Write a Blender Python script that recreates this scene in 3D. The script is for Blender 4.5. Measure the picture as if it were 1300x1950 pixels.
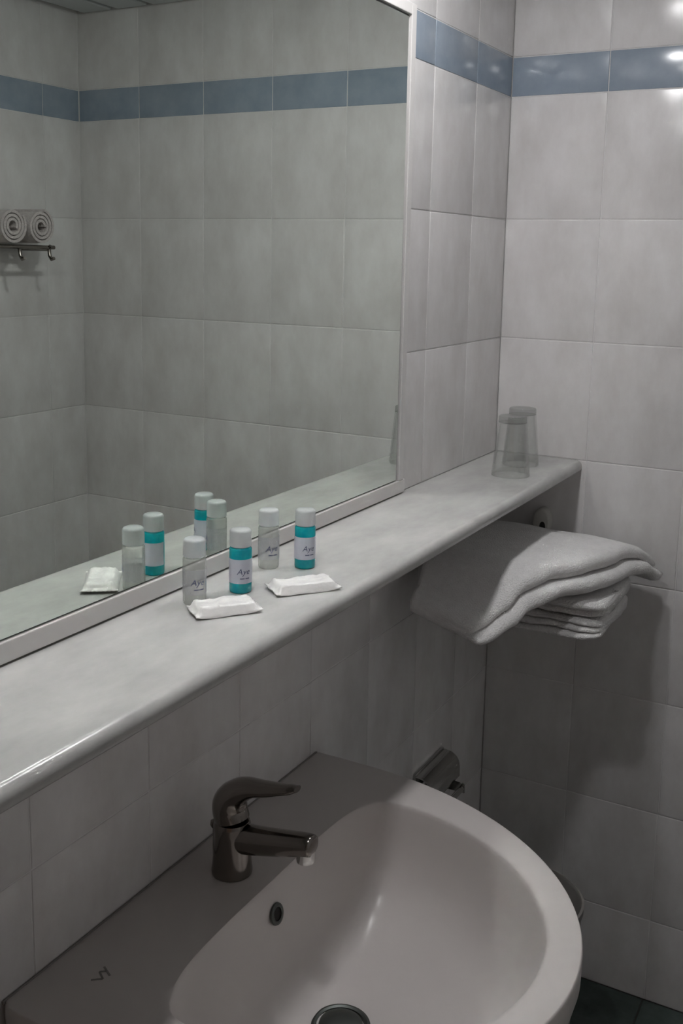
import bpy, bmesh, math, random
from mathutils import Vector, Matrix, noise

random.seed(7)
for o in list(bpy.data.objects):
    bpy.data.objects.remove(o)
scene = bpy.context.scene
C = scene.collection

# ---------------------------------------------------------------- camera
# X runs along the mirror wall (0 = corner with the right wall), Y = 0 is the
# mirror wall (room at negative Y), Z = 0 is the floor.
cam_d = bpy.data.cameras.new('camera')
cam = bpy.data.objects.new('camera', cam_d)
C.objects.link(cam)
Rt = Vector((0.4838551, -0.8749381, 0.0191698))
Up = Vector((0.1369567, 0.0973377, 0.9857831))
Fw = Vector((0.8643651, 0.4743507, -0.1669260))
M = Matrix((Rt, Up, -Fw)).transposed().to_4x4()
M.translation = Vector((-2.1454768, -0.7891794, 1.6111525))
cam.matrix_world = M
cam_d.sensor_fit = 'VERTICAL'
cam_d.sensor_height = 24.0
cam_d.lens = 1985.628 / 1950.0 * 24.0
cam_d.shift_y = -(975.0 - 821.272) / 1950.0
cam_d.clip_start = 0.02
scene.camera = cam

# ---------------------------------------------------------------- world, exposure
w = bpy.data.worlds.new('world')
scene.world = w
w.use_nodes = True
w.node_tree.nodes['Background'].inputs[0].default_value = (0.05, 0.05, 0.05, 1)
w.node_tree.nodes['Background'].inputs[1].default_value = 0.0
vs = scene.view_settings
vs.view_transform = 'Standard'
vs.look = 'None'
vs.gamma = 1.0
vs.use_curve_mapping = False
vs.exposure = 0.0
LAMP = 164.0            # emission strength of the two ceiling downlights
LAMP_COLOR = (0.98, 0.97, 0.985)
LAMP_R = 0.046
LAMP_Y = -0.232
LAMP_XS = (-0.70, -1.48)
scene.cycles.blur_glossy = 0.0
scene.cycles.sample_clamp_indirect = 80.0
scene.cycles.adaptive_threshold = 0.05
scene.cycles.max_bounces = 7
scene.cycles.caustics_reflective = True
scene.cycles.caustics_refractive = False

ZB = 1.9416            # bottom of the blue band
H = 0.25               # tile row
PW = 0.20              # tile column
BAND = 0.079
ZL = ZB - 3 * H        # top of the ledge
ZC = 2.21              # ceiling
W = 1.2035             # room depth
XL = -2.75             # left wall
LD = 0.194             # ledge depth

# ---------------------------------------------------------------- materials
def mat(name, color, rough=0.5, metal=0.0, spec=0.5, build=None, emit=None):
    m = bpy.data.materials.new(name)
    m.use_nodes = True
    nt = m.node_tree
    b = nt.nodes['Principled BSDF']
    b.inputs['Base Color'].default_value = (*color, 1)
    b.inputs['Roughness'].default_value = rough
    b.inputs['Metallic'].default_value = metal
    b.inputs['Specular IOR Level'].default_value = spec
    if emit:
        b.inputs['Emission Color'].default_value = (*emit[0], 1)
        b.inputs['Emission Strength'].default_value = emit[1]
    if build:
        build(nt, b)
    return m

def mottle(c0, c1, scale=7.0, stretch=(1, 1, 1), bump=0.0, bscale=40, lo=0.32, hi=0.68, detail=6, rnd=0.0):
    def f(nt, b):
        N, L = nt.nodes, nt.links
        geo = N.new('ShaderNodeNewGeometry')
        mp = N.new('ShaderNodeMapping')
        mp.inputs['Scale'].default_value = stretch
        L.new(geo.outputs['Position'], mp.inputs['Vector'])
        nz = N.new('ShaderNodeTexNoise')
        nz.inputs['Scale'].default_value = scale
        nz.inputs['Detail'].default_value = detail
        nz.inputs['Roughness'].default_value = 0.62
        L.new(mp.outputs[0], nz.inputs['Vector'])
        cr = N.new('ShaderNodeValToRGB')
        cr.color_ramp.elements[0].position = lo
        cr.color_ramp.elements[1].position = hi
        cr.color_ramp.elements[0].color = (*c0, 1)
        cr.color_ramp.elements[1].color = (*c1, 1)
        L.new(nz.outputs['Fac'], cr.inputs[0])
        out = cr.outputs[0]
        if rnd:
            oi = N.new('ShaderNodeObjectInfo')
            mr = N.new('ShaderNodeMapRange')
            mr.inputs['To Min'].default_value = 1 - rnd
            mr.inputs['To Max'].default_value = 1 + rnd
            L.new(oi.outputs['Random'], mr.inputs['Value'])
            mx = N.new('ShaderNodeVectorMath')
            mx.operation = 'SCALE'
            L.new(out, mx.inputs[0])
            L.new(mr.outputs[0], mx.inputs['Scale'])
            out = mx.outputs[0]
        L.new(out, b.inputs['Base Color'])
        if bump:
            n2 = N.new('ShaderNodeTexNoise')
            n2.inputs['Scale'].default_value = bscale
            n2.inputs['Detail'].default_value = 3
            L.new(geo.outputs['Position'], n2.inputs['Vector'])
            bp = N.new('ShaderNodeBump')
            bp.inputs['Strength'].default_value = bump
            bp.inputs['Distance'].default_value = 0.004
            L.new(n2.outputs['Fac'], bp.inputs['Height'])
            L.new(bp.outputs[0], b.inputs['Normal'])
    return f

def clear_plastic(name, tint, haze, hazecol, gl=0.06, edge=0.45):
    m = bpy.data.materials.new(name)
    m.use_nodes = True
    nt = m.node_tree
    N, L = nt.nodes, nt.links
    N.clear()
    out = N.new('ShaderNodeOutputMaterial')
    tr = N.new('ShaderNodeBsdfTransparent')
    tr.inputs[0].default_value = (*tint, 1)
    df = N.new('ShaderNodeBsdfDiffuse')
    df.inputs[0].default_value = (*hazecol, 1)
    m1 = N.new('ShaderNodeMixShader')
    m1.inputs[0].default_value = haze
    L.new(tr.outputs[0], m1.inputs[1])
    L.new(df.outputs[0], m1.inputs[2])
    g = N.new('ShaderNodeBsdfGlossy')
    g.inputs['Roughness'].default_value = gl
    lw = N.new('ShaderNodeLayerWeight')
    lw.inputs['Blend'].default_value = 0.5
    pw = N.new('ShaderNodeMath')
    pw.operation = 'POWER'
    pw.inputs[1].default_value = 4.0
    L.new(lw.outputs['Facing'], pw.inputs[0])
    fr = N.new('ShaderNodeMapRange')
    fr.inputs['To Min'].default_value = 0.035
    fr.inputs['To Max'].default_value = edge
    L.new(pw.outputs[0], fr.inputs['Value'])
    m2 = N.new('ShaderNodeMixShader')
    L.new(fr.outputs[0], m2.inputs[0])
    L.new(m1.outputs[0], m2.inputs[1])
    L.new(g.outputs[0], m2.inputs[2])
    L.new(m2.outputs[0], out.inputs[0])
    return m

M_TILE = mat('tile_glaze', (0.6, 0.6, 0.6), 0.2, 0, 0.4,
             mottle((0.655, 0.637, 0.625), (0.78, 0.77, 0.765), 13, (1, 1, 0.55), 0.05, 14, rnd=0.018))
M_BAND = mat('blue_tile_glaze', (0.3, 0.36, 0.43), 0.16, 0, 0.5,
             mottle((0.265, 0.325, 0.395), (0.34, 0.40, 0.47), 12, (1, 1, 1), 0.05, 14, rnd=0.03))
M_GROUT = mat('grout', (0.74, 0.73, 0.72), 0.9)
M_FLOOR = mat('floor_tile_glaze', (0.06, 0.085, 0.075), 0.25, 0, 0.4,
              mottle((0.045, 0.065, 0.058), (0.085, 0.11, 0.10), 14, rnd=0.05))
M_FGROUT = mat('floor_grout', (0.05, 0.05, 0.045), 0.9)
M_SLAT = mat('ceiling_slat_metal', (0.62, 0.65, 0.65), 0.45, 0.0)
M_CEIL = mat('ceiling_void', (0.02, 0.02, 0.018), 0.9)
M_LEDGE = mat('pale_marble', (0.7, 0.7, 0.68), 0.22, 0, 0.5,
              mottle((0.42, 0.42, 0.405), (0.555, 0.555, 0.535), 9, (0.8, 1.6, 1), 0, detail=8))
M_MIRROR = mat('mirror_silver', (0.83, 0.885, 0.83), 0.0, 1.0)
M_FRAME = mat('white_frame', (0.64, 0.625, 0.61), 0.4)
M_DARK = mat('dark_gap', (0.06, 0.06, 0.06), 0.6)
M_CERAMIC = mat('white_ceramic', (0.60, 0.565, 0.545), 0.28, 0, 0.5)
M_CHROME = mat('chrome', (0.24, 0.22, 0.20), 0.14, 1.0)
M_CHROME2 = mat('chrome_bright', (0.6, 0.6, 0.58), 0.12, 1.0)
M_PLUG = mat('drain_metal', (0.12, 0.13, 0.122), 0.45, 1.0)
M_HOLE = mat('black_hole', (0.012, 0.011, 0.01), 0.7)
M_TOWEL = mat('towel_cloth', (0.74, 0.73, 0.72), 1.0, 0, 0.0,
              mottle((0.83, 0.82, 0.81), (0.90, 0.89, 0.88), 60, bump=0.9, bscale=420))
M_ROLL = mat('rolled_towel_cloth', (0.62, 0.57, 0.56), 0.95, 0, 0.1,
             mottle((0.58, 0.53, 0.52), (0.66, 0.61, 0.60), 50, bump=0.8, bscale=300))
M_TEAL = mat('teal_gel', (0.0, 0.36, 0.40), 0.08, 0, 0.5,
             mottle((0.0, 0.30, 0.36), (0.005, 0.42, 0.43), 60))
M_CLEAR = clear_plastic('clear_plastic', (0.93, 0.94, 0.925), 0.32, (0.72, 0.74, 0.70))
M_CAP = clear_plastic('frosted_cap', (0.85, 0.88, 0.88), 0.62, (0.74, 0.77, 0.77), 0.25)
M_LABEL = mat('label_film', (0.60, 0.62, 0.70), 0.3)
M_LABELC = clear_plastic('clear_label_film', (0.96, 0.96, 0.98), 0.30, (0.72, 0.72, 0.78), 0.1)
M_INK = mat('navy_ink', (0.10, 0.11, 0.20), 0.5)
M_FOIL = mat('white_foil', (0.88, 0.87, 0.85), 0.30, 0.0, 0.6,
             mottle((0.84, 0.83, 0.81), (0.92, 0.91, 0.89), 80, bump=0.25, bscale=130))
M_GLASS = clear_plastic('drinking_glass', (0.955, 0.96, 0.955), 0.03, (0.7, 0.7, 0.7), 0.04, 0.75)
M_GLASSB = clear_plastic('thick_glass', (0.80, 0.81, 0.80), 0.03, (0.6, 0.6, 0.6), 0.04, 0.6)
M_WHITEP = mat('white_plastic', (0.62, 0.61, 0.57), 0.4)
M_BIN = mat('grey_plastic', (0.24, 0.23, 0.215), 0.45)
M_DOORW = mat('bounce_wood', (0.10, 0.075, 0.06), 0.5, 0, 0.3,
              mottle((0.48, 0.34, 0.26), (0.58, 0.42, 0.33), 3, (1, 6, 0.5)))  # light warm tone chosen to tint the light bounced into the shade
M_LAMP = mat('lamp_glow', (1, 1, 1), 0.5, emit=(LAMP_COLOR, LAMP))

# ---------------------------------------------------------------- mesh helpers
def link_mesh(name, bm, m, parent=None, smooth=None, loc=None, me=None):
    if me is None:
        me = bpy.data.meshes.new(name)
        bmesh.ops.recalc_face_normals(bm, faces=bm.faces[:])
        bm.to_mesh(me)
        bm.free()
        me.materials.append(m)
        if smooth is not None:
            for p in me.polygons:
                p.use_smooth = True
            if smooth < 3:
                try:
                    me.set_sharp_from_angle(angle=smooth)
                except Exception:
                    pass
    o = bpy.data.objects.new(name, me)
    C.objects.link(o)
    if loc is not None:
        o.location = loc
    if parent is not None:
        o.parent = parent
    return o

def tag(o, label=None, cat=None, group=None, kind=None):
    if label:
        o['label'] = label
    if cat:
        o['category'] = cat
    if group:
        o['group'] = group
    if kind:
        o['kind'] = kind
    return o

def thing(name, label, cat, loc=(0, 0, 0), rotz=0.0, group=None):
    o = bpy.data.objects.new(name, None)
    o.empty_display_size = 0.03
    C.objects.link(o)
    o.location = loc
    o.rotation_euler = (0, 0, rotz)
    return tag(o, label, cat, group)

def box(bm, x0, x1, y0, y1, z0, z1):
    vs_ = [bm.verts.new((x, y, z)) for x in (x0, x1) for y in (y0, y1) for z in (z0, z1)]
    for f in ((0, 1, 3, 2), (4, 6, 7, 5), (0, 4, 5, 1), (2, 3, 7, 6), (0, 2, 6, 4), (1, 5, 7, 3)):
        bm.faces.new([vs_[i] for i in f])

def bevbox(x0, x1, y0, y1, z0, z1, r=0.003, seg=2):
    bm = bmesh.new()
    box(bm, x0, x1, y0, y1, z0, z1)
    bmesh.ops.bevel(bm, geom=bm.edges[:] , offset=r, segments=seg, affect='EDGES', profile=0.5)
    return bm

def lathe(prof, n=32, bm=None, center=(0, 0, 0), close=False):
    """prof: list of (r, z); r = 0 becomes a pole."""
    bm = bm or bmesh.new()
    cx, cy, cz = center
    rings = []
    for r, z in prof:
        if r < 1e-6:
            rings.append([bm.verts.new((cx, cy, cz + z))])
        else:
            rings.append([bm.verts.new((cx + r * math.cos(2 * math.pi * i / n), cy + r * math.sin(2 * math.pi * i / n), cz + z)) for i in range(n)])
    seq = list(zip(rings, rings[1:]))
    if close:
        seq.append((rings[-1], rings[0]))
    for a, b in seq:
        for i in range(n):
            j = (i + 1) % n
            if len(a) == 1 and len(b) == 1:
                continue
            if len(a) == 1:
                bm.faces.new((a[0], b[i], b[j]))
            elif len(b) == 1:
                bm.faces.new((a[i], a[j], b[0]))
            else:
                bm.faces.new((a[i], a[j], b[j], b[i]))
    return bm

def loft(rings, bm=None, caps=True, close=True):
    bm = bm or bmesh.new()
    R = [[bm.verts.new(p) for p in r] for r in rings]
    n = len(R[0])
    for a, b in zip(R, R[1:]):
        for i in range(n if close else n - 1):
            j = (i + 1) % n
            bm.faces.new((a[i], a[j], b[j], b[i]))
    if caps:
        bm.faces.new(R[0])
        bm.faces.new(R[-1][::-1])
    return bm

def tube(path, radii, n=12, bm=None, flat=None):
    """Tube along a polyline; radii float or list; flat = list of (side, up) radii with X as side axis."""
    bm = bm or bmesh.new()
    P = [Vector(p) for p in path]
    rings = []
    prev_u = None
    for i, p in enumerate(P):
        t = (P[min(i + 1, len(P) - 1)] - P[max(i - 1, 0)]).normalized()
        if flat:
            s = Vector((1, 0, 0))
            u = t.cross(s).normalized()
            ra, rb = flat[i]
        else:
            s = t.orthogonal().normalized() if prev_u is None else (prev_u - t * prev_u.dot(t)).normalized()
            prev_u = s
            u = t.cross(s).normalized()
            ra = rb = radii[i] if isinstance(radii, (list, tuple)) else radii
        rings.append([p + s * ra * math.cos(2 * math.pi * k / n) + u * rb * math.sin(2 * math.pi * k / n) for k in range(n)])
    return loft(rings, bm)

def catmull(pts, per=6, closed=False):
    P = [Vector(p) for p in pts]
    out = []
    n = len(P)
    rng = n if closed else n - 1
    for i in range(rng):
        p0 = P[(i - 1) % n] if closed or i > 0 else P[0] * 2 - P[1]
        p1, p2 = P[i % n], P[(i + 1) % n]
        p3 = P[(i + 2) % n] if closed or i + 2 < n else P[-1] * 2 - P[-2]
        for k in range(per):
            t = k / per
            out.append(0.5 * ((2 * p1) + (p2 - p0) * t + (2 * p0 - 5 * p1 + 4 * p2 - p3) * t * t + (3 * p1 - p0 - 3 * p2 + p3) * t ** 3))
    if not closed:
        out.append(P[-1])
    return out

def lerp1(x, table):
    if x <= table[0][0]:
        return table[0][1]
    for (a, va), (b, vb) in zip(table, table[1:]):
        if x <= b:
            t = (x - a) / (b - a)
            t = t * t * (3 - 2 * t) * 0.5 + t * 0.5
            return va + (vb - va) * t
    return table[-1][1]

# ---------------------------------------------------------------- tiles
_tiles = {}
GAP = 0.0018
def tile_mesh(wd, hg, m, tag_):
    key = (round(wd, 3), round(hg, 3), tag_)
    if key in _tiles:
        return _tiles[key]
    bm = bmesh.new()
    hw, hh = wd / 2 - GAP / 2, hg / 2 - GAP / 2
    # local: front looks along -Y, front face at y = 0, back at 0.007
    rings = []
    for ins, y in ((0, 0.007), (0, 0.0010), (0.0005, 0.0003), (0.0016, 0.0)):
        a, b = hw - ins, hh - ins
        rings.append([(-a, y, -b), (a, y, -b), (a, y, b), (-a, y, b)])
    loft(rings, bm)
    bmesh.ops.recalc_face_normals(bm, faces=bm.faces[:])
    me = bpy.data.meshes.new('tile')
    bm.to_mesh(me)
    bm.free()
    me.materials.append(m)
    for p in me.polygons:
        p.use_smooth = True
    me.set_sharp_from_angle(angle=math.radians(60))
    _tiles[key] = me
    return me

def rows_list():
    r = []
    z = ZB
    zs = [ZB + BAND, ZC]
    r.append((ZB + BAND, ZC, 0))
    r.append((ZB, ZB + BAND, 1))
    while z > 0.001:
        z0 = max(z - H, 0)
        r.append((z0, z, 0))
        z -= H
    return r

def tile_wall(parent, place, cols, skip=None):
    for z0, z1, blue in rows_list():
        if z1 - z0 < 0.012:
            continue
        for a, b in cols:
            if b - a < 0.012:
                continue
            if skip and skip(a, b, z0, z1):
                continue
            me = tile_mesh(b - a, z1 - z0, M_BAND if blue else M_TILE, 'b' if blue else 't')
            o = bpy.data.objects.new('tile', me)
            C.objects.link(o)
            loc, rz = place((a + b) / 2, (z0 + z1) / 2)
            # a hair of lippage, as hand-set tiles have
            o.location = loc
            o.rotation_euler = (random.uniform(-.0010, .0010), 0, rz + random.uniform(-.0014, .0014))
            o.parent = parent
            if blue:
                o['label'] = 'slate blue border tile'

def cols_from(start, end, first, pitch):
    xs = [start]
    x = first
    while x > end + 1e-6:
        xs.append(x)
        x -= pitch
    xs.append(end)
    return [(b, a) for a, b in zip(xs, xs[1:])]

T = 0.006
# mirror wall
MX0, MX1, MZ0, MZ1 = -2.30, -0.515, 1.2195, 2.0
bm = bmesh.new(); box(bm, XL - .1, .1, 0.0012, 0.1, 0, ZC + .1)
wall_back = tag(link_mesh('wall_back', bm, M_GROUT), kind='structure')
tile_wall(wall_back, lambda x, z: ((x, 0, z), 0.0), cols_from(0, XL, -0.191, PW),
          skip=lambda a, b, z0, z1: a > MX0 + .01 and b < MX1 - .01 and z0 > 1.18 and z1 < MZ1 - .001)
# right wall
bm = bmesh.new(); box(bm, 0.0012, 0.1, -W - .1, 0.0, 0, ZC + .1)
wall_right = tag(link_mesh('wall_right', bm, M_GROUT), kind='structure')
tile_wall(wall_right, lambda y, z: ((0, y, z), -math.pi / 2), cols_from(0, -W, -0.2025, PW))
# opposite wall (seen in the mirror)
bm = bmesh.new(); box(bm, XL - .1, .1, -W - .1, -W - 0.0012, 0, ZC + .1)
wall_front = tag(link_mesh('wall_front', bm, M_GROUT), kind='structure')
tile_wall(wall_front, lambda x, z: ((x, -W, z), math.pi), cols_from(0, XL, -0.129, PW))
# left wall behind the camera, with an unseen door added for its warm bounce light
bm = bmesh.new(); box(bm, XL - .1, XL, -W, 0, 0, ZC + .1)
wall_left = tag(link_mesh('wall_left', bm, M_TILE), kind='structure')
bm = bevbox(XL, XL + .03, -W + .10, -.22, 0.0, 2.02, .004)
door = tag(link_mesh('unseen_door_1', bm, M_DOORW), kind='structure')
bm = tube([(XL + .03, -.30, 1.02), (XL + .075, -.30, 1.02), (XL + .08, -.31, 1.02), (XL + .08, -.42, 1.02)], .008, 10)
link_mesh('door_handle', bm, M_CHROME2, door, 0.8)

# floor
bm = bmesh.new(); box(bm, XL - .1, .1, -W - .1, .1, -.1, -.0016)
floor = tag(link_mesh('floor', bm, M_FGROUT), kind='structure')
fm = {}
x = 0.0
while x > XL + .01:
    y = 0.0
    xa = max(x - PW, XL)
    while y > -W + .01:
        ya = max(y - PW, -W)
        k = (round(x - xa, 3), round(y - ya, 3))
        if k not in fm:
            hw, hh = k[0] / 2 - .0015, k[1] / 2 - .0015
            b2 = loft([[(-a, -b, z), (a, -b, z), (a, b, z), (-a, b, z)] for a, b, z in
                       ((hw, hh, -.008), (hw, hh, -.001), (hw - .001, hh - .001, 0))])
            bmesh.ops.recalc_face_normals(b2, faces=b2.faces[:])
            me = bpy.data.meshes.new('tile'); b2.to_mesh(me); b2.free(); me.materials.append(M_FLOOR)
            fm[k] = me
        o = bpy.data.objects.new('tile', fm[k]); C.objects.link(o)
        o.location = ((x + xa) / 2, (y + ya) / 2, 0)
        o.parent = floor
        y -= PW
    x -= PW

# ceiling of metal slats running along the mirror wall
bm = bmesh.new(); box(bm, XL - .1, .1, -W - .1, .1, ZC + .03, ZC + .12)
ceiling = tag(link_mesh('ceiling', bm, M_CEIL), kind='structure')
PS = 0.1135
slat_me = None
y = -W + .016
n = 0
while y < -0.02:
    if slat_me is None:
        sb = loft([[(XL, yy, zz) for yy, zz in ((.009, .022), (.009, .003), (.012, 0), (PS - .012, 0), (PS - .009, .003), (PS - .009, .022))],
                   [(-.006, yy, zz) for yy, zz in ((.009, .022), (.009, .003), (.012, 0), (PS - .012, 0), (PS - .009, .003), (PS - .009, .022))]])
        o = link_mesh('slat', sb, M_SLAT, ceiling)
        slat_me = o.data
    else:
        o = bpy.data.objects.new('slat', slat_me); C.objects.link(o); o.parent = ceiling
    o.location = (0, y, ZC)
    y += PS

# ---------------------------------------------------------------- ledge
prof = [(0.0, ZL), (-LD + .012, ZL)]
for k in range(1, 9):
    a = math.pi / 2 * k / 8
    prof.append((-LD + .012 - .012 * math.sin(a), ZL - .012 + .012 * math.cos(a)))
for k in range(1, 5):
    a = math.pi / 2 * k / 4
    prof.append((-LD + .008 - .008 * math.cos(a), ZL - .016 - .008 * math.sin(a)))
prof.append((0.0, ZL - .024))
bm = loft([[(XL + .001, y_, z_) for y_, z_ in prof], [(-.001, y_, z_) for y_, z_ in prof]])
ledge = tag(link_mesh('ledge', bm, M_LEDGE, smooth=.7), 'long pale marbled ledge below the mirror, with rounded front edge', 'shelf')

# ---------------------------------------------------------------- mirror
mir = thing('wall_mirror', 'large wall mirror with thin white edging above the marbled ledge', 'mirror', (0, 0, 0))
bm = bmesh.new(); box(bm, MX0, MX1, -.006, -.0005, MZ0, MZ1)
link_mesh('mirror_glass', bm, M_MIRROR, mir)
bm = bevbox(MX0, -.4845, -.0095, -.0005, ZL + .0025, MZ0 - .0025, .0012)
link_mesh('bottom_edging', bm, M_FRAME, mir)
bm = bevbox(MX1 + .006, -.4915, -.0095, -.0005, MZ0 - .0025, MZ1 + .022, .0012)
link_mesh('side_edging', bm, M_FRAME, mir)
bm = bevbox(MX0, MX1 + .006, -.0095, -.0005, MZ1 + .004, MZ1 + .022, .0012)
link_mesh('top_edging', bm, M_FRAME, mir)
bm = bmesh.new()
box(bm, MX0, MX1 + .006, -.003, -.0005, MZ1, MZ1 + .004)
box(bm, MX1, MX1 + .006, -.003, -.0005, MZ0, MZ1)
box(bm, MX0, MX1 + .006, -.003, -.0005, MZ0 - .0025, MZ0)
link_mesh('shadow_gap', bm, M_DARK, mir)

# ---------------------------------------------------------------- ceiling downlights
for i, lx in enumerate(LAMP_XS):
    d = thing('ceiling_downlight', ['round ceiling downlight above the mirror, nearer the right wall',
                                    'round ceiling downlight above the mirror, nearer the door'][i], 'lamp',
              (lx, LAMP_Y, ZC), group='downlights in the slatted ceiling')
    rim = lathe([(LAMP_R, -.001), (LAMP_R + .002, -.006), (LAMP_R + .010, -.006), (LAMP_R + .013, -.001)], 40, close=True)
    link_mesh('trim_ring', rim, M_CHROME2, d, .6)
    g = lathe([(LAMP_R, -.003), (LAMP_R, -.005), (LAMP_R * .92, -.010), (LAMP_R * .72, -.015), (LAMP_R * .4, -.0185), (0, -.0195)], 24)
    link_mesh('lamp_dome', g, M_LAMP, d, 1.0)

# ---------------------------------------------------------------- washbasin
SX, SZ = -1.107, 0.815
right_out = [(.337, 0), (.338, -.05)] + [(.338 * math.cos(a), -.10 - .426 * math.sin(a)) for a in [math.pi / 2 * k / 14 for k in range(15)]]
right_out[-1] = (.0, -.526)
right_in = [(.0, -.130), (.10, -.130), (.185, -.135), (.235, -.150), (.257, -.172)] + \
           [(.261 * math.cos(a), -.185 - .300 * math.sin(a) ** 1.0) for a in [math.pi / 2 * k / 12 for k in range(1, 13)]]
right_in[-1] = (.0, -.485)
NO = 128
def resample(pts, n, closed=True):
    P = pts + ([pts[0]] if closed else [])
    L = [0]
    for a, b in zip(P, P[1:]):
        L.append(L[-1] + (b - a).length)
    out = []
    k = 0
    for i in range(n):
        s = L[-1] * i / n
        while L[k + 1] < s:
            k += 1
        t = (s - L[k]) / max(L[k + 1] - L[k], 1e-9)
        out.append(P[k].lerp(P[k + 1], t))
    return out
def sym(right):
    c = catmull([(x, y, 0) for x, y in right], 8)
    left = [Vector((-p.x, p.y, 0)) for p in c[::-1]]
    return c, left
c, l = sym(right_out)
outer = c + l[1:]                                   # right back -> front -> left back
outer = [Vector((t_, 0, 0)) for t_ in [0.0 + .3375 * k / 20 for k in range(20)]] + outer + [Vector((-.3375 + .3375 * k / 20, 0, 0)) for k in range(1, 20)]
c, l = sym(right_in)
inner = c + l[1:-1]
Cc = Vector((-.006, -.240, 0))
def by_angle(pts, n):
    """radial resample about Cc so that the loops line up"""
    out = []
    m_ = len(pts)
    for i in range(n):
        a = 2 * math.pi * (i + .5) / n
        d = Vector((math.sin(a), math.cos(a), 0))
        best = None
        for k in range(m_):
            p, q = pts[k] - Cc, pts[(k + 1) % m_] - Cc
            den = d.x * (q.y - p.y) - d.y * (q.x - p.x)
            if abs(den) < 1e-12:
                continue
            t = (p.x * (q.y - p.y) - p.y * (q.x - p.x)) / den
            u = (p.x * d.y - p.y * d.x) / den
            if t > 0 and -1e-6 <= u <= 1 + 1e-6 and (best is None or t > best):
                best = t
        out.append(Cc + d * best)
    return out
# outer corner points must be hit exactly: use many samples
OUT = by_angle(outer, 192)
INN = by_angle(inner, 192)
def ring(P, s, z, q=None):
    return [(SX + Cc.x + (p.x - Cc.x) * s, min(Cc.y + (p.y - Cc.y) * s, -.0005), SZ + z) for p in P]
def mix(A, B, t):
    return [a.lerp(b, t) for a, b in zip(A, B)]
rings = [ring(OUT, .50, -.25), ring(OUT, .62, -.22), ring(OUT, .80, -.15), ring(OUT, .93, -.085), ring(OUT, .985, -.05), ring(OUT, .998, -.035),
         ring(OUT, 1, -.007), ring(OUT, .9985, -.003), ring(OUT, .9955, -.0006), ring(OUT, .991, 0),
         ring(mix(OUT, INN, .90), 1, 0), ring(INN, 1.0, -.0006), ring(INN, .992, -.003), ring(INN, .985, -.008), ring(INN, .972, -.025),
         ring(INN, .945, -.055), ring(INN, .90, -.09), ring(INN, .82, -.121), ring(INN, .68, -.143), ring(INN, .48, -.155),
         ring(INN, .28, -.162), ring(INN, .15, -.166)]
basin_t = thing('washbasin', 'white ceramic half-oval washbasin fixed to the tiled wall', 'washbasin', (0, 0, 0))
bm = loft(rings)
basin = link_mesh('basin', bm, M_CERAMIC, basin_t, 1.0)
bm = bevbox(SX - .333, SX + .333, -.0034, -.0006, SZ - .004, SZ + .0012, .0005, 1)
link_mesh('sealant_line', bm, M_BIN, basin_t)
# half pedestal
pr = []
for z, rx, ry in ((.0, .085, .10), (.02, .085, .10), (.25, .07, .085), (.55, .08, .095), (.60, .09, .10)):
    pr.append([(SX + rx * math.cos(2 * math.pi * k / 28), -.16 + ry * math.sin(2 * math.pi * k / 28), z) for k in range(28)])
link_mesh('pedestal', loft(pr), M_CERAMIC, basin_t, .8)
# drain
dc = (SX - .006, -.238)
dz = SZ - .166
bm = lathe([(.036, .0035), (.0375, .006), (.034, .0072), (.031, .006), (.031, -.006), (.036, -.006)], 40, close=True)
dr = link_mesh('drain_ring', bm, M_PLUG, basin_t, .7, (dc[0], dc[1], dz))
bm = lathe([(.0, .0125), (.012, .012), (.022, .0105), (.0275, .0075), (.0285, .004), (.0285, -.004), (0, -.004)], 40)
link_mesh('drain_plug', bm, M_PLUG, dr, .7)
# overflow in the back of the bowl
ov = (SX, -.1372, SZ - .045)
tilt = Matrix.Rotation(math.radians(-14), 4, 'X') @ Matrix.Rotation(math.radians(90), 4, 'X')
bm = lathe([(.0085, .0), (.0085, .0025), (.0105, .0035), (.0135, .0022), (.0142, 0)], 28, close=True)
bmesh.ops.transform(bm, matrix=tilt, verts=bm.verts)
ovr = link_mesh('overflow_ring', bm, M_PLUG, basin_t, .7, ov)
bm = lathe([(0, .0008), (.0088, .0008), (.0088, -.003), (0, -.003)], 24)
bmesh.ops.transform(bm, matrix=tilt, verts=bm.verts)
link_mesh('overflow_hole', bm, M_HOLE, ovr, .7)
# small dark maker's mark on the deck
bm = bmesh.new()
for (x0, y0), (x1, y1) in (((-.012, .004), (-.004, -.006)), ((-.004, -.006), (.003, .005)), ((.003, .005), (.008, -.001)), ((.004, -.009), (.012, .006))):
    d = Vector((x1 - x0, y1 - y0, 0)); nn = Vector((-d.y, d.x, 0)).normalized() * .0011
    a, b_ = Vector((x0, y0, 0)), Vector((x1, y1, 0))
    lo = [bm.verts.new(p + Vector((0, 0, .0002))) for p in (a - nn, b_ - nn, b_ + nn, a + nn)]
    hi = [bm.verts.new(p + Vector((0, 0, .0006))) for p in (a - nn, b_ - nn, b_ + nn, a + nn)]
    bm.faces.new(hi); bm.faces.new(lo[::-1])
    for i in range(4):
        bm.faces.new((lo[i], lo[(i + 1) % 4], hi[(i + 1) % 4], hi[i]))
link_mesh('maker_mark', bm, M_BIN, basin_t, None, (-1.354, -.063, SZ))

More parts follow.
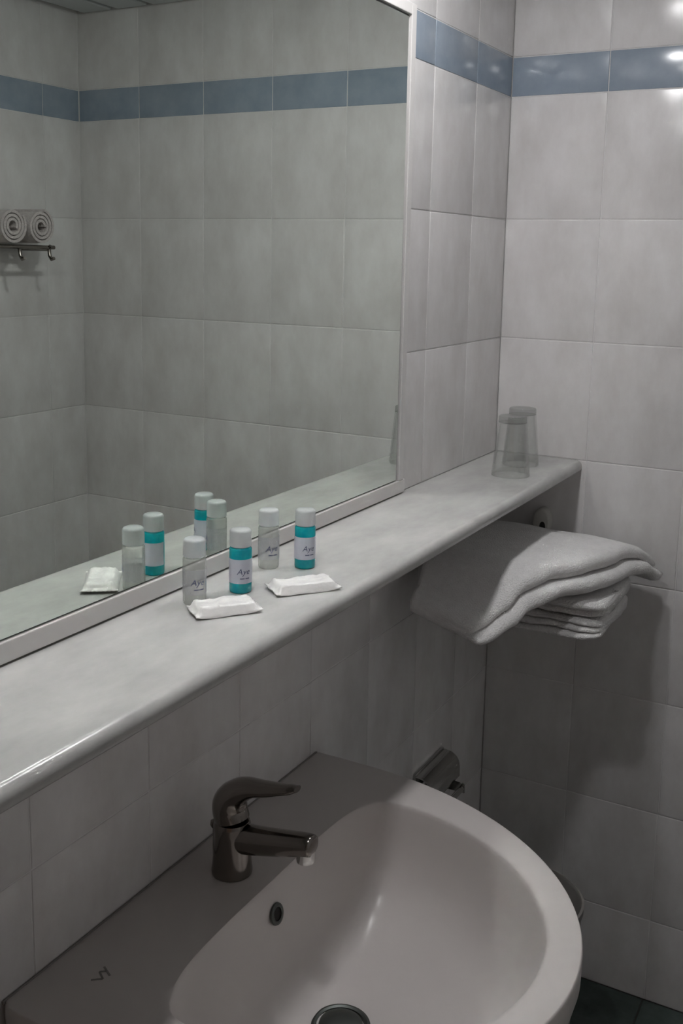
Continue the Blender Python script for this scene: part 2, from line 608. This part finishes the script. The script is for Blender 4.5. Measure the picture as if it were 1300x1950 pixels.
# ---------------------------------------------------------------- mixer tap
FX, FY = -1.116, -.074
tap = thing('mixer_tap', 'dark chrome single-lever mixer tap standing on the washbasin', 'tap', (FX, FY, SZ))
bm = lathe([(0, .0005), (.0265, .0005), (.0268, .004), (.0262, .008), (.0245, .03), (.0238, .055), (.0242, .068), (.0225, .073), (0, .073)], 36)
link_mesh('body', bm, M_CHROME, tap, .8)
sp = catmull([(0, -.004, .050), (0, -.035, .0545), (0, -.075, .063), (0, -.112, .0715), (0, -.1225, .0725)], 5)
k_ = len(sp)
fl = [(.0185 - .0045 * i / k_, .0215 - .0095 * i / k_) for i in range(k_)]
fl[-1] = (.011, .008)
link_mesh('spout', tube(sp, 0, 20, flat=fl), M_CHROME, tap, 1.0)
bm = lathe([(0, .0), (.0085, .0), (.0112, .001), (.0118, .004), (.0118, .019), (0, .019)], 24)
link_mesh('aerator', bm, M_CHROME2, tap, .7, (0, -.111, .0485))
lv = catmull([(0, .0, .074), (0, .004, .092), (0, -.004, .110), (0, -.026, .1235), (0, -.058, .131), (0, -.086, .1385), (0, -.098, .1425)], 5)
k_ = len(lv)
wid = [(0, .0225), (.2, .0235), (.4, .021), (.6, .016), (.8, .0115), (1, .008)]
thk = [(0, .0235), (.2, .0225), (.4, .0165), (.6, .0095), (.8, .0062), (1, .0035)]
link_mesh('lever', tube(lv, 0, 20, flat=[(lerp1(i / (k_ - 1), wid), lerp1(i / (k_ - 1), thk)) for i in range(k_)]), M_CHROME, tap, 1.0)
bm = tube([(.004, .031, .0), (.004, .031, .052)], .0022, 8)
lathe([(0, .0), (.004, .001), (.0058, .005), (.005, .010), (0, .0115)], 14, bm, (.004, .031, .050))
link_mesh('drain_lift_rod', bm, M_CHROME, tap, .8)

# ---------------------------------------------------------------- toiletry bottles
def label_text(parent, body, r, z, size, yaw, m):
    cu = bpy.data.curves.new('print', 'FONT')
    cu.body = body
    cu.size = size
    cu.align_x = 'CENTER'
    cu.shear = 0.25
    cu.resolution_u = 3
    tmp = bpy.data.objects.new('tmp', cu)
    C.objects.link(tmp)
    dg = bpy.context.evaluated_depsgraph_get()
    me = bpy.data.meshes.new_from_object(tmp.evaluated_get(dg))
    bpy.data.objects.remove(tmp)
    bm = bmesh.new(); bm.from_mesh(me); bpy.data.meshes.remove(me)
    bmesh.ops.subdivide_edges(bm, edges=[e for e in bm.edges if e.calc_length() > r * .25], cuts=2)
    for v in bm.verts:
        a = yaw + v.co.x / r
        v.co = Vector((r * math.cos(a), r * math.sin(a), z + v.co.y))
    me = bpy.data.meshes.new('printed_name')
    bm.to_mesh(me); bm.free(); me.materials.append(m)
    o = bpy.data.objects.new('printed_name', me); C.objects.link(o); o.parent = parent
    return o

VIEW = math.atan2(-.48, -.877)      # direction from the ledge towards the photographer
def bottle(loc, yaw, blue, label):
    t = thing('toiletry_bottle', label, 'bottle', (*loc, ZL), 0.0, 'small toiletry bottles on the ledge')
    r = .0142
    bm = lathe([(0, .0012), (r * .55, .0006), (r - .0022, .0), (r - .0006, .0010), (r, .003), (r, .0555), (r - .001, .0575), (r - .003, .0585), (0, .0585)], 36)
    link_mesh('body', bm, M_TEAL if blue else M_CLEAR, t, .7)
    bm = lathe([(0, .0590), (r - .0012, .0590), (r - .0004, .0598), (r - .0006, .0780), (r - .0016, .0800), (r - .0035, .0810), (0, .0812)], 36)
    link_mesh('cap', bm, M_CAP, t, .7)
    # wrap-around label, open at the back
    a0, a1 = yaw - 2.35, yaw + 2.35
    z0, z1 = .0135, .0442
    rows_ = []
    n_ = 40
    for rr_, zz in ((r + .0001, z0), (r + .0004, z0), (r + .0004, z1), (r + .0001, z1)):
        rows_.append([(rr_ * math.cos(a0 + (a1 - a0) * k / n_), rr_ * math.sin(a0 + (a1 - a0) * k / n_), zz) for k in range(n_ + 1)])
    bm = loft(rows_, caps=False, close=False)
    lb = link_mesh('label', bm, M_LABEL if blue else M_LABELC, t, .7)
    label_text(lb, 'Aye', r + .0006, .0255, .0108, yaw + .25, M_INK)
    bm = bmesh.new()
    for k, (u0, u1) in enumerate(((-.35, .05), (.12, .5))):
        p = [(r + .0006) * math.cos(yaw + .3 + u0), (r + .0006) * math.sin(yaw + .3 + u0)]
        vs4 = []
        for st in range(5):
            a = yaw + .3 + u0 + (u1 - u0) * st / 4
            vs4.append([bm.verts.new(((r + .0006) * math.cos(a), (r + .0006) * math.sin(a), zz)) for zz in (.0195, .0208)])
        for A, B in zip(vs4, vs4[1:]):
            bm.faces.new((A[0], B[0], B[1], A[1]))
    link_mesh('small_print', bm, M_INK, lb)
    return t
bottle((-1.166, -.053), VIEW + .15, False, 'clear toiletry bottle, leftmost of the four, behind the nearer soap sachet')
bottle((-1.100, -.075), VIEW + .10, True, 'teal toiletry bottle standing right behind the nearer soap sachet')
bottle((-.995, -.049), VIEW + .12, False, 'clear toiletry bottle standing between the two teal bottles')
bottle((-.968, -.090), VIEW + .12, True, 'teal toiletry bottle, rightmost of the four, behind the farther sachet')

# ---------------------------------------------------------------- soap sachets
def sachet(loc, rotz, lx, ly, label, seed):
    t = thing('soap_sachet', label, 'soap', (*loc, ZL), rotz, 'white soap sachets on the ledge')
    rnd = random.Random(seed)
    nx, ny = 36, 18
    def hgt(u, v):
        e = min(1, (1 - abs(u)) / .20) * min(1, (1 - abs(v)) / .30)
        e = max(e, 0)
        base = .0105 * (e * e * (3 - 2 * e))
        wr = .0016 * noise.noise(Vector((u * 3.1 + seed, v * 2.7, seed * 1.7))) * (0.3 + e)
        wr += .0010 * noise.noise(Vector((u * 8 + seed, v * 7, 3.1)))
        return base + wr
    bm = bmesh.new()
    top, bot = [], []
    for j in range(ny + 1):
        rt_, rb_ = [], []
        for i in range(nx + 1):
            u, v = -1 + 2 * i / nx, -1 + 2 * j / ny
            px = u * lx / 2 * (1 + .03 * noise.noise(Vector((v * 2, seed, 0))))
            # crimped ends and slightly pinched middle
            py = v * ly / 2 * (1 - .05 * (1 - u * u)) * (1 + .04 * noise.noise(Vector((u * 2, seed, 5))))
            if abs(u) > .97:
                px += (.0012 if i % 2 == j % 2 else 0) * (1 if u > 0 else -1)
            lift = .0022 * max(0, noise.noise(Vector((u * 1.3 + seed, v * 1.1, 9)))) + .003 * (abs(u) ** 4)
            h = max(hgt(u, v), .0004)
            rt_.append(bm.verts.new((px, py, lift + .0012 + h)))
            rb_.append(bm.verts.new((px, py, max(.0001, lift + .0006 - .004 * (1 - abs(u)) * (1 - abs(v))))))
        top.append(rt_); bot.append(rb_)
    for j in range(ny):
        for i in range(nx):
            bm.faces.new((top[j][i], top[j][i + 1], top[j + 1][i + 1], top[j + 1][i]))
            bm.faces.new((bot[j][i], bot[j + 1][i], bot[j + 1][i + 1], bot[j][i + 1]))
    for i in range(nx):
        bm.faces.new((top[0][i], bot[0][i], bot[0][i + 1], top[0][i + 1]))
        bm.faces.new((top[ny][i], top[ny][i + 1], bot[ny][i + 1], bot[ny][i]))
    for j in range(ny):
        bm.faces.new((top[j][0], top[j + 1][0], bot[j + 1][0], bot[j][0]))
        bm.faces.new((top[j][nx], bot[j][nx], bot[j + 1][nx], top[j + 1][nx]))
    link_mesh('wrapper', bm, M_FOIL, t, 1.2)
    # lengthwise crimped fin
    bm = bevbox(-lx * .46, lx * .46, -.0014, .0014, .0072, .0104, .0006, 1)
    for v in bm.verts:
        v.co.y += .0016 * math.sin(v.co.x * 140)
    bmesh.ops.subdivide_edges(bm, edges=[e for e in bm.edges if e.calc_length() > .02], cuts=10)
    for v in bm.verts:
        v.co.z -= .0075 * (abs(v.co.x) / (lx / 2)) ** 4
        v.co.y += ly * .22
    link_mesh('seam', bm, M_FOIL, t, 1.0)
    return t
sachet((-1.172, -.101), math.radians(-37), .080, .046, 'wrinkled white foil soap sachet lying nearest the viewer', 1.3)
sachet((-1.052, -.138), math.radians(-37), .086, .044, 'flat white foil soap sachet lying below the rightmost teal bottle', 4.9)

# ---------------------------------------------------------------- tumblers
def tumbler(loc, label):
    # upside down: thick base on top, rim on the ledge
    t = thing('drinking_glass', label, 'glass', (*loc, ZL), 0, 'upturned tumblers at the end of the ledge')
    h = .118
    prof = [(.0365, .0006), (.0368, .0016), (.0276, h - .0125)]
    inn = [(.0246, h - .0135), (.0348, .0016), (.0352, .0006)]
    bm = lathe(prof + inn, 80, close=True)
    for v in bm.verts:                            # fluted outside
        rr = math.hypot(v.co.x, v.co.y)
        if rr > .0262 and .01 < v.co.z + .02 and v.co.z < h - .013:
            k = 1 + .018 * math.cos(10 * math.atan2(v.co.y, v.co.x))
            v.co.x *= k; v.co.y *= k
    link_mesh('glass_wall', bm, M_GLASS, t, .6)
    bm = lathe([(0, h - .0135), (.0246, h - .0135), (.0276, h - .0122), (.0272, h - .002), (.0258, h), (.006, h - .0006), (0, h - .0008)], 48)
    link_mesh('thick_base', bm, M_GLASSB, t, .6)
    return t
tumbler((-.232, -.118), 'upturned clear drinking glass, nearer of the two at the ledge end')
tumbler((-.118, -.098), 'upturned clear drinking glass in the corner, behind the other glass')

# ---------------------------------------------------------------- towels under the ledge
def soft(p, amp, sc, seed=0.0):
    return Vector((noise.noise(p * sc + Vector((seed, 0, 0))), noise.noise(p * sc + Vector((0, seed + 9, 0))), noise.noise(p * sc + Vector((0, 4, seed + 3))))) * amp

# top bath towel, folded double, drooping at its near end
def big_towel():
    topz = [(-.56, .990), (-.52, 1.003), (-.484, 1.028), (-.449, 1.055), (-.40, 1.074), (-.326, 1.078), (-.185, 1.076), (-.12, 1.066), (-.045, 1.038)]
    yo = [(-.56, -.190), (-.52, -.205), (-.47, -.236), (-.40, -.280), (-.33, -.325), (-.25, -.345), (-.20, -.352), (-.10, -.374), (-.04, -.386)]
    thick = [(-.56, .030), (-.52, .042), (-.46, .055), (-.40, .060), (-.30, .061), (-.18, .060), (-.12, .054), (-.045, .058)]
    rings_ = []
    NU = 46
    for iu in range(NU + 1):
        X = -.558 + (.558 - .045) * iu / NU
        tz, th, oy = lerp1(X, topz), lerp1(X, thick), lerp1(X, yo)
        endf = min(1.0, (X + .558) / .02, (-.045 - X) / .02 + .0)
        endf = .55 + .45 * math.sqrt(max(0.0, endf))
        ins = .022
        q = []
        half = th / 2
        rad = half * .5
        y_in = -.030 - .03 * max(0.0, min(1.0, (-.40 - X) / .15))
        nlong = 18
        # bottom, from the wall outward
        for k in range(nlong):
            y_ = y_in + (oy + rad - y_in) * k / (nlong - 1)
            q.append((y_, 0.0))
        for k in range(1, 7):                     # lower lip
            a = math.pi * k / 7
            q.append((oy + rad - rad * 1.15 * math.sin(a), half * .5 - half * .5 * math.cos(a)))
        q.append((oy + ins + .014, half))         # crease
        for k in range(1, 7):                     # upper lip
            a = math.pi * k / 7
            q.append((oy + ins * .75 + rad - rad * 1.15 * math.sin(a), half + half * .5 - half * .5 * math.cos(a)))
        for k in range(nlong):
            y_ = oy + ins * .75 + rad + (y_in - (oy + ins * .75 + rad)) * k / (nlong - 1)
            q.append((y_, th))
        pts = []
        for (y_, t_) in q:
            zz = tz - th / 2 + (t_ - th / 2) * endf
            # droop: near end slopes down outwards, overhang past the stack hangs
            near = max(0.0, min(1.0, (-.40 - X) / .15))
            zz += near * (.050 * (1 - min(1, (-y_) / .187)))
            fo = max(0.0, min(1.0, (-.19 - y_) / .19)); fx = max(0.0, min(1.0, (X + .32) / .27))
            zz -= .016 * fo * fo * fx
            p = Vector((X, y_, zz))
            p += soft(p, .0035, 11, 2.0) + soft(p, .0013, 34, 5.0)
            pts.append((p.x, min(p.y, -.004), p.z))
        rings_.append(pts)
    return loft(rings_)
tw = link_mesh('bath_towel', big_towel(), M_TOWEL, None, 2.0)
tag(tw, 'white folded bath towel draped on top of the stack below the ledge', 'towel')

def folded(x0, x1, y0, y1, z0, z1, layers, seed, lip=.006):
    """folded towel: layers show on the face towards -X, the outer end is rounded"""
    rings_ = []
    NV = 34
    lh = (z1 - z0) / layers
    for iv in range(NV + 1):
        y_ = y0 + (y1 - y0) * iv / NV
        e0 = min(1.0, (iv / NV) * (abs(y1 - y0)) / .02)
        e1 = min(1.0, (1 - iv / NV) * (abs(y1 - y0)) / .03)
        e = math.sqrt(max(0, min(e0, e1)))
        shx = (1 - e) * .022
        shz = (1 - e) * .30
        q = []
        for L_ in range(layers):
            zb = z0 + L_ * lh
            dx = lip * math.sin(L_ * 2.3 + seed)
            for k in range(7):
                a = math.pi * (k + .0) / 6
                q.append((x0 + dx + .010 - .012 * math.sin(a), zb + lh * (.5 - .48 * math.cos(a))))
        for k in range(1, 10):
            q.append((x0 + (x1 - x0) * k / 10, z1))
        for k in range(0, 5):
            a = math.pi / 2 * k / 4
            q.append((x1 - .02 + .02 * math.sin(a), z1 - .02 + .02 * math.cos(a)))
        for k in range(0, 5):
            a = math.pi / 2 * k / 4
            q.append((x1 - .02 + .02 * math.cos(a), z0 + .02 - .02 * math.sin(a)))
        for k in range(9, 0, -1):
            q.append((x0 + (x1 - x0) * k / 10, z0))
        zc, xc = (z0 + z1) / 2, (x0 + x1) / 2
        pts = []
        for x_, z_ in q:
            x_ += shx * (1 if x_ < xc else -1)
            z_ = zc + (z_ - zc) * (1 - shz)
            p = Vector((x_, y_, z_))
            d = soft(p, .0045, 14, seed) + soft(p, .0022, 38, seed + 4)
            if z_ < z0 + .004:
                d.z = abs(d.z) * .2
            elif z_ > z1 - .005:
                d.z = -abs(d.z) * .6
            p += d
            pts.append((p.x, p.y, p.z))
        rings_.append(pts)
    return loft(rings_)
t1 = link_mesh('hand_towel', folded(-.345, -.118, -.03, -.345, .9672, 1.0040, 2, 1.7, .010), M_TOWEL, None, 2.0)
tag(t1, 'thick white folded hand towel right beneath the draped bath towel', 'towel', 'folded towels below the ledge')
t2 = link_mesh('hand_towel', folded(-.350, -.112, -.03, -.338, .928, .9655, 3, 4.1, .005), M_TOWEL, None, 2.0)
tag(t2, 'white hand towel in thin folds at the bottom of the stack', 'towel', 'folded towels below the ledge')

# chrome rack the towels rest on
rack = thing('towel_rack', 'chrome rod towel rack carrying the towel stack below the ledge', 'towel rack', (0, 0, 0))
for x_ in (-.30, -.04):
    link_mesh('side_arm', tube([(x_, -.001, .919), (x_, -.30, .919), (x_, -.312, .921)], .0045, 10), M_CHROME2, rack, .8)
    bm = lathe([(0, 0), (.016, 0), (.016, .004), (.006, .008), (0, .008)], 20)
    bmesh.ops.transform(bm, matrix=Matrix.Rotation(math.radians(90), 4, 'X'), verts=bm.verts)
    link_mesh('wall_rosette', bm, M_CHROME2, rack, .6, (x_, 0, .919))
for k in range(5):
    y_ = -.06 - .058 * k
    link_mesh('rod', tube([(-.305, y_, .9235), (-.035, y_, .9235)], .004, 10), M_CHROME2, rack, .8)

# white fitting on the right wall under the ledge
fit = thing('wall_socket', 'small white oval wall fitting with a dark opening beside the towels', 'wall fitting', (0, -.118, 1.050))
def oval(a, b, x0, x1, n=32, top=1.0):
    rr_ = []
    for x_, s in ((x0, 1), (x1 + .004, 1), (x1 + .001, .93), (x1, .80)):
        rr_.append([(x_, a * s * math.cos(2 * math.pi * k / n), b * s * math.sin(2 * math.pi * k / n) * (1 if math.sin(2 * math.pi * k / n) < 0 else top)) for k in range(n)])
    return loft(rr_)
link_mesh('plate', oval(.0185, .032, 0, -.024), M_WHITEP, fit, .8)
bm = oval(.0075, .013, -.020, -.0246)
bmesh.ops.translate(bm, vec=(0, -.004, -.008), verts=bm.verts)
link_mesh('opening', bm, M_HOLE, fit, .8)

# ---------------------------------------------------------------- paper holder beyond the basin
ph = thing('paper_holder', 'dull metal toilet paper holder on the wall beyond the washbasin', 'paper holder', (0, 0, 0))
bm = bevbox(-.385, -.245, -.006, -.0005, .47, .600, .002)
link_mesh('back_plate', bm, M_CHROME2, ph, .6)
sec = catmull([(-.006, .596, 0), (-.022, .594, 0), (-.036, .585, 0), (-.042, .570, 0), (-.043, .545, 0)], 4)
rr_ = []
for x_ in (-.385, -.245):
    up_ = [(x_, p.x, p.y) for p in sec]
    dn_ = [(x_, p.x + .0018, p.y - .0022) for p in sec[::-1]]
    rr_.append(up_ + dn_)
link_mesh('cover_flap', loft(rr_), M_CHROME2, ph, .8)
bm = tube([(-.380, -.05, .520), (-.250, -.05, .520)], .006, 12)
link_mesh('spindle', bm, M_CHROME2, ph, .8)
bm = bevbox(-.249, -.2455, -.056, -.005, .510, .532, .001, 1)
link_mesh('bracket', bm, M_CHROME2, ph)
bm = bevbox(-.3845, -.381, -.056, -.005, .510, .532, .001, 1)
link_mesh('bracket', bm, M_CHROME2, ph)

# waste bin peeping out behind the basin
wb = thing('waste_bin', 'grey plastic waste bin on the floor behind the washbasin rim', 'bin', (-.386, -.239, 0))
bm = lathe([(0, .001), (.088, .001), (.092, .004), (.108, .40), (.111, .405), (.111, .418), (.107, .420), (.104, .414), (.089, .012), (0, .010)], 44)
link_mesh('bucket', bm, M_BIN, wb, .7)

# ---------------------------------------------------------------- towel shelf on the opposite wall (seen in the mirror)
sh = thing('towel_shelf', 'chrome rail shelf with hooks on the opposite wall, seen in the mirror', 'towel rack', (0, -W, 1.615))
for y_ in (.012, .055, .098):
    link_mesh('rail', tube([(-.62, y_, 0), (-.205, y_, 0)], .005, 10), M_CHROME, sh, .8)
for x_ in (-.60, -.42, -.222):
    link_mesh('bracket', tube([(x_, .001, -.004), (x_, .098, -.004), (x_, .104, .004)], .005, 10), M_CHROME, sh, .8)
for x_ in (-.50, -.318, -.222):
    link_mesh('hook', tube([(x_, .098, -.004), (x_, .100, -.020), (x_, .106, -.029), (x_, .114, -.026)], .0045, 10), M_CHROME, sh, .8)
def roll_mesh():
    bm = bmesh.new()
    n_ = 90
    ri = []
    for k in range(n_ + 1):
        t = k / n_
        a = t * 2 * math.pi * 3.2
        r_ = .008 + .029 * t
        ri.append((r_ * math.cos(a), r_ * math.sin(a)))
    thickn = .0066
    ro = [((math.hypot(x_, z_) + thickn) * math.cos(math.atan2(z_, x_)), (math.hypot(x_, z_) + thickn) * math.sin(math.atan2(z_, x_))) for x_, z_ in ri]
    for yy0, yy1 in ((.004, .108),):
        rg = []
        for yy in (yy0, yy1):
            rg.append([bm.verts.new((x_, yy, z_)) for x_, z_ in ri] + [bm.verts.new((x_, yy, z_)) for x_, z_ in ro])
        A, B = rg
        m_ = n_ + 1
        for k in range(n_):
            bm.faces.new((A[k], A[k + 1], B[k + 1], B[k]))
            bm.faces.new((A[m_ + k], B[m_ + k], B[m_ + k + 1], A[m_ + k + 1]))
            bm.faces.new((A[k], A[m_ + k], A[m_ + k + 1], A[k + 1]))
            bm.faces.new((B[k], B[k + 1], B[m_ + k + 1], B[m_ + k]))
        bm.faces.new((A[0], B[0], B[m_], A[m_]))
        bm.faces.new((A[n_], A[m_ + n_], B[m_ + n_], B[n_]))
    return bm
roll_me = None
for k, (x_, lab) in enumerate(((-.255, 'rolled pale towel nearest the corner on the mirrored rail shelf'),
                               (-.345, 'rolled pale towel cut by the left photo edge on the mirrored shelf'),)):
    if roll_me is None:
        o = link_mesh('rolled_towel', roll_mesh(), M_ROLL, None, .9)
        roll_me = o.data
    else:
        o = bpy.data.objects.new('rolled_towel', roll_me); C.objects.link(o)
    o.location = (x_, -W, 1.615 + .0493)
    o.rotation_euler = (0, 0.6 * k, 0)
    tag(o, lab, 'towel', 'rolled towels on the opposite wall')
